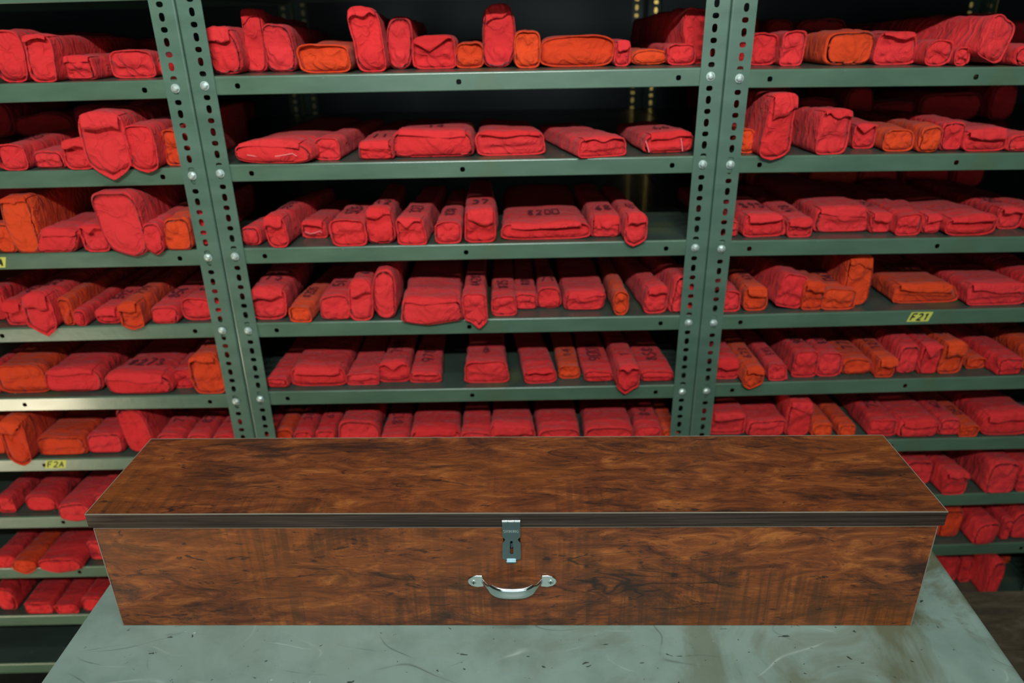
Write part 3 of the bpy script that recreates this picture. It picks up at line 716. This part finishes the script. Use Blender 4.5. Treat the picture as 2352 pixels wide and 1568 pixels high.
for (rk, n), items in B.items():
    row = []
    for idx, it in enumerate(items):
        x0, x1, yt, yb, col, st = it[:6]; op = it[6] if len(it) > 6 else {}
        cnt += 1; seed = 100*n + idx*7 + {'left': 1, 'middle': 2, 'right': 3}[rk]*1000
        rnd = random.Random(seed)
        xm, ym = (x0+x1)/2, (yt+yb)/2
        tt, _ = rack_plane(xm, yb, 0); zs = shelf_z(rk, n, tt)
        p = at_z(xm, yb, zs); t, s = to_rack(p)
        s = op.get('s', s)
        s = max(-.004, min(s, .14))
        tip = op.get('tip', 0.0)
        if tip: s = -.016
        ta, _ = rack_plane(x0, ym, s); tb, _ = rack_plane(x1, ym, s); _, zt = rack_plane(xm, yt, s)
        t = (ta+tb)/2; zs = shelf_z(rk, n, t)
        w_ = max(.02, tb-ta); h_ = max(zt-zs, op.get('hmin', .024))
        # small clearance between neighbours
        w_ -= .0015
        hmax = .148-.030
        h_ = min(h_, hmax-.006)
        L = op.get('L', rnd.uniform(.29, .36))
        if rk != 'middle' and n <= 5: L = min(L, .415-s)
        r0, r1 = TX[rk][0]+.006, TX[rk][1]-.006
        if t-w_/2 < r0: w_ = max(.02, t+w_/2-r0); t = r0+w_/2
        if t+w_/2 > r1: w_ = max(.02, r1-(t-w_/2)); t = r1-w_/2
        yaw = op.get('yaw', rnd.uniform(-1.2, 1.2))
        if t-w_/2 < TX[rk][0]+.045 or t+w_/2 > TX[rk][1]-.045: s = max(s, .014)
        row.append(dict(idx=idx, t=t, s=s, w=w_, h=h_, L=L, yaw=yaw, zs=zs, seed=seed, rnd=rnd, tip=tip, it=it, col=col, st=st, op=op))
    order = sorted((q for q in row if not q['op'].get('lean') and not q['op'].get('s')), key=lambda q: q['t'])
    for a_, b_ in zip(order, order[1:]):                       # front ends just touch
        o_ = (a_['t']+a_['w']/2) - (b_['t']-b_['w']/2)
        if o_ > 0:
            for q, sg in ((a_, -1), (b_, 1)): q['w'] -= o_/2; q['t'] += sg*o_/4
    r0, r1 = TX[rk][0]+.006, TX[rk][1]-.006
    for _ in range(40):                                        # far ends fanned apart
        for a_, b_ in zip(order, order[1:]):
            y = min(a_['s']+a_['L'], b_['s']+b_['L'])
            ya, yb_ = y-a_['s'], y-b_['s']
            ea = a_['t'] + ya*math.tan(math.radians(a_['yaw'])) + a_['w']/2
            eb = b_['t'] + yb_*math.tan(math.radians(b_['yaw'])) - b_['w']/2
            if ea > eb:
                d_ = math.degrees((ea-eb)/2/y); a_['yaw'] -= d_*.6; b_['yaw'] += d_*.6
        for q in order:
            e_ = q['L']*math.tan(math.radians(q['yaw']))
            if q['t']+e_-q['w']/2 < r0: q['yaw'] += .4
            if q['t']+e_+q['w']/2 > r1: q['yaw'] -= .4
    for q in row:
        idx, t, s, w_, h_, L, yaw, zs, seed, rnd, tip, it, col, st, op = (q[k] for k in ('idx', 't', 's', 'w', 'h', 'L', 'yaw', 'zs', 'seed', 'rnd', 'tip', 'it', 'col', 'st', 'op'))
        x0, x1, yt, yb = it[:4]
        face = 'rim' if 'r' in st else ('pinch' if 'p' in st else 'fold')
        shp = Shape(w_, h_, L, seed, n=op.get('n', rnd.uniform(3.4, 7.0)), rim=rnd.uniform(.003, .0065), face=face, tip=tip,
                    amp=op.get('amp', 1.0), topw=op.get('topw', rnd.uniform(.88, 1.0)), slant=op.get('slant', rnd.uniform(-.05, .05)), tail=rnd.uniform(-.02, .06), bend=rnd.uniform(-.05, .05))
        mat = RED if col == 'r' else ORANGE
        if '#' in st or '@' in st: shp.calm = .3
        o = build_bundle('cloth_bundle', shp, mat)
        lean = op.get('lean', 0)
        o.location = to_world(t, s+.004, zs+.0004+(abs(math.sin(math.radians(lean)))*w_/2))
        o.rotation_euler = Euler((0, math.radians(lean), PS - math.radians(yaw)), 'XYZ')
        if 'F' in st or 'V' in st:
            build_flap(shp, mat, o, rnd.uniform(.0, .6) if h_ < .07 else rnd.uniform(.35, .8), 'v' if 'V' in st else 'f')
        inked = '#' in st or '@' in st
        if inked:
            txt = op.get('ink') or ''.join(rnd.choice('0123456789') for _ in range(rnd.choice((3, 4))))
            build_ink(shp, txt, o, '@' in st, seed, op.get('inky'), op.get('inksize'))
        if op.get('chalk'):
            # pale chalk strokes on the end face
            lines = [[(-.3,.1),(-.1,-.1),(.1,0),(.3,.2),(.35,.0)]] if op['chalk'] == 1 else [[(-.5,.5),(-.42,-.5)],[(.2,.6),(.25,-.5)]]
            for l in lines:
                V, F = stroke_quads([[(a*w_, b*h_*.6) for a, b in l]], .0018)
                mesh_obj('chalk_mark', [(a, -.0125, h_*.42+b) for a, b in V], F, CHALK, o)
        bits = []
        wd = shape_word(w_, h_)
        ext = ' with a drooping corner' if tip > .006 else (' marked in ink' if inked else '')
        cname = 'red' if col == 'r' else 'orange'
        lb = f"{wd} {cname} bundle{ext}, {ORD[idx]} from left on {rk} rack's {ROWN[n]} row"
        tag(o, lb, 'cloth bundle', f'cloth bundles on the {rk} rack, {ROWN[n]} row from the top')
# bundles standing behind the first row
for rk, rows in (('left', (1,2,3,4,5)), ('right', (1,2,3,4,5))):
    for n in rows:
        t0, t1 = TX[rk]; r = random.Random(n*31 + len(rk)); t = t0+.03; i = 0
        if rk == 'left': t = t0+.12
        if rk == 'right': t = t0+.10
        while t < t1-.09:
            w_ = r.uniform(.06, .15); h_ = r.uniform(.045, .085)
            if t+w_ > t1-.02: break
            seed = 9000+n*50+i+(500 if rk == 'left' else 0)
            shp = Shape(w_-.004, h_, r.uniform(.24, .28), seed, n=r.uniform(3.5, 5), face='fold')
            o = build_bundle('cloth_bundle', shp, ORANGE if r.random() < .1 else RED)
            tc = t+w_/2
            o.location = to_world(tc, .43, shelf_z(rk, n, tc)+.0004); o.rotation_euler = (0, 0, PS)
            cname = 'orange' if o.data.materials[0] == ORANGE else 'red'
            tag(o, f"shaded {cname} bundle behind the front row, {ORD[i]} from left, {rk} rack's {ROWN[n]} row", 'cloth bundle', f'shaded bundles at the back of the {rk} rack, {ROWN[n]} row')
            t += w_ + r.uniform(.002, .02); i += 1

# ------------------------------------------------------------------ table
SC = .777/.7278
BX, BY, BYAW = -.0048*SC, .777, -.0229
BZ = CZ - .554*SC; BW, BD, BH = 1.0541*SC, .1761*SC, .1854*SC
TZ = BZ - BH
pl0 = at_z(92, 1568, TZ); pl1 = at_z(247, 1346, TZ)
pr0 = at_z(2352, 1563, TZ); pr1 = at_z(2153, 1279, TZ)
def lerp_y(a, b, y): k = (y-a.y)/(b.y-a.y); return a.x + (b.x-a.x)*k
yF, yB = .10, 1.02
tbl = empty('steel_table', ((pl0.x+pr0.x)/2, .55, 0))
tag(tbl, 'pale green painted steel table, scratched and stained, under the wooden box', 'table')
ox, oy = tbl.location.x, tbl.location.y
def poly_slab(pts, z0, z1, bev, name, mat, parent):
    import bmesh
    bm = bmesh.new(); vs = [bm.verts.new((x, y, z0)) for x, y in pts]; f = bm.faces.new(vs)
    r = bmesh.ops.extrude_face_region(bm, geom=[f]); bmesh.ops.translate(bm, vec=(0,0,z1-z0), verts=[v for v in r['geom'] if isinstance(v, bmesh.types.BMVert)])
    bmesh.ops.recalc_face_normals(bm, faces=bm.faces[:])
    if bev: bmesh.ops.bevel(bm, geom=bm.edges[:], offset=bev, segments=3, affect='EDGES')
    me = bpy.data.meshes.new(name); bm.to_mesh(me); bm.free(); me.materials.append(mat)
    o = link(bpy.data.objects.new(name, me), parent); return autosmooth(o, 40)
xl = lambda y: lerp_y(pl0, pl1, y)
xr = lambda y: lerp_y(pr0, pr1, y)
corners = [(xl(yF)-ox, yF-oy), (xr(yF)-ox, yF-oy), (xr(yB)-ox, yB-oy), (xl(yB)-ox, yB-oy)]
poly_slab(corners, TZ-.030, TZ, .0025, 'tabletop', TABLE, tbl)
# worn rounded rim running just inside the right-hand edge
b = MB()
ys = np.linspace(yF+.02, yB-.01, 24); rs = 5
V = []
for y in ys:
    for i in range(rs+1):
        a = math.pi*i/rs; V.append((xr(y)-ox-.0095-.0085*math.cos(a)+.0, y-oy, TZ+.0030*math.sin(a)-.0003))
b.add(V, [(j*(rs+1)+i, j*(rs+1)+i+1, (j+1)*(rs+1)+i+1, (j+1)*(rs+1)+i) for j in range(len(ys)-1) for i in range(rs)])
b.build('edge_bead', TABLE, tbl, True)
for sx in (0, 1):
    for sy in (0, 1):
        y = yF+.08 if sy == 0 else yB-.08; x = (xl(y)+.07 if sx == 0 else xr(y)-.07)
        b = MB(); b.box(x-ox-.02, x-ox+.02, y-oy-.02, y-oy+.02, 0, TZ-.030, bev=.002); b.build('leg', POST, tbl)
for nm, a in (('apron', (xl(.6)+.07-ox, xr(.6)-.07-ox, yB-.085-oy, yB-.075-oy, TZ-.11, TZ-.030)), ('apron', (xl(.6)+.07-ox, xr(.6)-.07-ox, yF+.075-oy, yF+.085-oy, TZ-.11, TZ-.030))):
    b = MB(); b.box(*a); b.build(nm, POST, tbl)

# ------------------------------------------------------------------ low bench right of the table
bz = .47
e0 = at_z(2228, 1357, bz); 
bench = empty('wooden_bench', (1.28, e0.y-.30, 0))
tag(bench, 'low dusty brown board bench between the table and the right rack', 'bench')
for i in range(4):
    b = MB(); y1_ = .30 - i*.15
    b.box(-.42, .5, y1_-.148, y1_, bz-.03, bz, bev=.002); b.build('plank', BOARD, bench)
for sx in (-.36, .44):
    for sy in (-.25, .25):
        b = MB(); b.box(sx-.025, sx+.025, sy-.025, sy+.025, 0, bz-.03, bev=.002); b.build('leg', BOARD, bench)

# ------------------------------------------------------------------ long wooden box
box = empty('wooden_box', (BX, BY, TZ), BYAW)
tag(box, 'long reddish brown wood-grain box with hinged lid, hasp and pull handle', 'box')
lidH = .0225; gap = .0035
bw0, bw1 = -BW/2+.004, BW/2-.006
tb = .012; bh = BH-lidH-gap
def panel(name, a, mat, parent=box, bev=.0004):
    b = MB(); b.box(*a, bev=bev); return b.build(name, mat, parent)
y0b = .0035
# legs of the front slope in a little towards the foot in the photograph because of perspective only: plain upright panels
panel('front_panel', (bw0, bw1, y0b, y0b+tb, .0003, bh), WOOD_FRONT)
panel('back_panel', (bw0, bw1, BD-tb-.002, BD-.002, .0003, bh), WOOD_FRONT)
panel('side_panel', (bw0, bw0+tb, y0b+tb, BD-tb-.002, .0003, bh), WOOD_FRONT)
panel('side_panel', (bw1-tb, bw1, y0b+tb, BD-tb-.002, .0003, bh), WOOD_FRONT)
panel('bottom_panel', (bw0+tb, bw1-tb, y0b+tb, BD-tb-.002, .0003, .010), WOOD_FRONT)
panel('edge_strip', (bw0, bw1, y0b-.0006, y0b+.0012, bh, bh+.0010), PALE, bev=.0003)
panel('edge_strip', (bw0-.0005, bw0+.0008, y0b-.0005, BD-.002, .0003, bh+.0005), PALE, bev=.0003)
panel('edge_strip', (bw1-.0008, bw1+.0005, y0b-.0005, BD-.002, .0003, bh+.0005), PALE, bev=.0003)
lid = panel('lid', (-BW/2, BW/2, 0, BD, bh+gap, BH-.0008), EDGE, bev=.0006)
panel('lid_top', (-BW/2+.0010, BW/2-.0010, .0010, BD-.0010, BH-.0012, BH), WOOD_TOP, lid, bev=.0002)
for a in ((-BW/2, BW/2, -.0003, .0010, BH-.0013, BH+.0001), (-BW/2, BW/2, BD-.0010, BD+.0002, BH-.0013, BH+.0001),
          (-BW/2-.0002, -BW/2+.0010, 0, BD, BH-.0013, BH+.0001), (BW/2-.0010, BW/2+.0002, 0, BD, BH-.0013, BH+.0001)):
    panel('edge_strip', a, PALE, lid, bev=.0002)

def box_at(px, py, y=0.0):
    """(x, z) on the box front plane"""
    d = ray(px, py); c, s_ = math.cos(BYAW), math.sin(BYAW)
    nrm = Vector((-s_, c, 0)); p0 = Vector((BX, BY, 0)) + nrm*y
    k = (p0-CAM).dot(nrm)/d.dot(nrm); p = CAM+d*k-Vector((BX, BY, TZ))
    return p.x*c + p.y*s_, p.z
# hasp ------------------------------------------------------------
hx, hz0 = box_at(1174, 1188); hasp = empty('hasp', (0,0,0)); hasp.parent = box
hw = .0118
def plate(name, outline, y0_, y1_, mat, parent, hole=None, bev=.0004):
    import bmesh
    bm = bmesh.new()
    vs = [bm.verts.new((x, y0_, z)) for x, z in outline]
    if hole:
        hv = [bm.verts.new((x, y0_, z)) for x, z in hole]
        ed = [bm.edges.new((vs[i], vs[(i+1) % len(vs)])) for i in range(len(vs))] + [bm.edges.new((hv[i], hv[(i+1) % len(hv)])) for i in range(len(hv))]
        bmesh.ops.triangle_fill(bm, edges=ed, use_beauty=True)
    else: bm.faces.new(vs)
    r = bmesh.ops.extrude_face_region(bm, geom=bm.faces[:]); bmesh.ops.translate(bm, vec=(0, y1_-y0_, 0), verts=[v for v in r['geom'] if isinstance(v, bmesh.types.BMVert)])
    bmesh.ops.recalc_face_normals(bm, faces=bm.faces[:])
    me = bpy.data.meshes.new(name); bm.to_mesh(me); bm.free(); me.materials.append(mat)
    return link(bpy.data.objects.new(name, me), parent)
_, hz1 = box_at(1172, 1278); yo = -.0060
zt = hz0-.003; zb = hz1; Hh = zt-zb
cut = zt - Hh*.44
outl = [(hx-hw, zt), (hx+hw, zt), (hx+hw, cut+.003), (hx+hw*.72, cut-.0005), (hx+hw*.72, cut-.002), (hx+hw*1.02, cut-.0075), (hx+hw*1.0, zb+.002), (hx+hw*.85, zb), (hx-hw*.9, zb), (hx-hw*1.08, zb+.003),
        (hx-hw*1.02, cut-.0075), (hx-hw*.72, cut-.002), (hx-hw*.72, cut-.0005), (hx-hw, cut+.003)]
sc_, sw, shh = zb + Hh*.33, .0024, Hh*.175
slot = [(hx + sw*math.cos(a), sc_ + (shh-sw if math.sin(a) > 0 else -(shh-sw)) + sw*math.sin(a)) for a in [2*math.pi*(i+.5)/16 for i in range(16)]]
plate('hasp_plate', outl, yo, yo+.0013, PLATE, hasp, slot)
b = MB()
kz = hz0-.0022
for a, c in ((-hw, -hw*.38), (-hw*.32, hw*.32), (hw*.38, hw)): b.cyl((hx+a, yo+.0012, kz), (hx+c, yo+.0012, kz), .0021, n=14)
autosmooth(b.build('hinge_knuckle', CHROME, hasp), 40)
b = MB(); b.box(hx-hw*.34, hx+hw*.34, yo-.0002, yo+.0006, kz-.0062, kz, bev=.0002); b.build('hinge_leaf', PLATE, hasp)
b = MB(); b.box(hx-.0072, hx+.0058, yo-.0035, yo+.0012, zb-.0038, zb-.0004, bev=.0008); b.box(hx-.0068, hx+.0054, yo-.0005, yo+.0013, zb-.001, zb+.0015, bev=.0003); b.build('lift_tab', PLATE, hasp)
# staple seen through the slot and lugs behind the notches
b = MB()
b.cyl((hx-.0003, .0033, sc_+.004), (hx-.0003, -.0030, sc_+.004), .0014, n=10); b.cyl((hx-.0003, -.003, sc_+.0055), (hx-.0003, -.003, sc_-.001), .0014, n=10)
b.box(hx-hw*.95, hx+hw*.98, .0010, .0034, cut-.022, cut-.001, bev=.0004)
b.build('staple_plate', PLATE, hasp)
b = MB(); b.box(hx-hw*.95, hx+hw*.95, yo+.0025, -.0001, kz-.010, kz, bev=.0003); b.build('lid_leaf', PLATE, hasp)
ls, wd = strokes('SHINING', .0046); k_ = hw*1.65/wd
V, F = stroke_quads([[(x*k_, z) for x, z in l] for l in ls], .00062)
o = mesh_obj('stamped_lettering', [(hx-.0006+x, yo-.00025, zt-Hh*.235+z) for x, z in V], F, ZINC, hasp)
# handle ----------------------------------------------------------
c0, cz = box_at(1090, 1332, y0b); c1, _ = box_at(1262, 1332, y0b)
hc = (c0+c1)/2
hnd = empty('pull_handle', (0,0,0)); hnd.parent = box
x_l = box_at(1074, 1333, y0b)[0]; x_r = box_at(1279, 1333, y0b)[0]
W2 = (x_r-x_l)/2; hc = (x_l+x_r)/2
# lugs: pointed-oval plates
for sg, nm in ((-1, 'mounting_lug'), (1, 'mounting_lug')):
    o_ = [(hc+sg*(W2 - .0), cz), (hc+sg*(W2-.0015), cz+.0046), (hc+sg*(W2-.006), cz+.0088), (hc+sg*(W2-.013), cz+.0102), (hc+sg*(W2-.021), cz+.0098), (hc+sg*(W2-.0225), cz-.009),
          (hc+sg*(W2-.013), cz-.0102), (hc+sg*(W2-.006), cz-.0082), (hc+sg*(W2-.0015), cz-.0044)]
    m = plate(nm, o_, y0b-.0030, y0b-.0001, CHROME, hnd)
    md = m.modifiers.new('bevel', 'BEVEL'); md.width = .0012; md.segments = 3
    autosmooth(m, 50)
    b = MB(); sx = hc+sg*(W2-.0085)
    b.cyl((sx, y0b-.0030, cz-.0008), (sx, y0b-.0044, cz-.0008), .0042, .0034, n=18)
    sc2 = b.build('screw', ZINC, m); autosmooth(sc2, 35)
    b = MB(); b.box(sx-.0026, sx+.0026, y0b-.0047, y0b-.0043, cz-.0013, cz-.0003); b.box(sx-.0005, sx+.0005, y0b-.00475, y0b-.0043, cz-.0034, cz+.0018)
    b.build('screw_slot', BLACK, m)
# bail: swept rounded-rectangle section, rising out of the front and sagging down
n = 46; V = []; M_ = 14
for i in range(n+1):
    q = -1+2*i/n; aq = abs(q)
    x = hc + q*(W2-.020)*(.985)
    out = y0b-.001 - .0215*(1-aq**3.2)
    sag = -.0002 - .0028*(1-aq**2.0)
    # broad face tilts forward at the middle
    wv = .0042 + .0050*max(0, min(1, (.80-aq)/.10)); tv = .0020 + .0016*(1-aq**2)
    tang = Vector((1, .0215*3.2*aq**2.2*math.copysign(1, q)/(W2-.02), 0)).normalized() if aq > 1e-6 else Vector((1,0,0))
    nrm = Vector((0,0,1)).cross(tang).normalized(); nrm = -nrm if nrm.y > 0 else nrm
    for j in range(M_):
        a = 2*math.pi*j/M_; cc, ss = math.cos(a), math.sin(a)
        e = 2.6; kk = (abs(cc)**e+abs(ss)**e)**(-1/e)
        V.append(Vector((x, out, cz+sag)) + nrm*(tv*cc*kk) + Vector((0,0,1))*(wv*ss*kk*.95))
F = [(i*M_+j, i*M_+(j+1) % M_, (i+1)*M_+(j+1) % M_, (i+1)*M_+j) for i in range(n) for j in range(M_)]
F += [list(range(M_))[::-1], [n*M_+j for j in range(M_)]]
autosmooth(mesh_obj('grip', V, F, CHROME, hnd), 60)
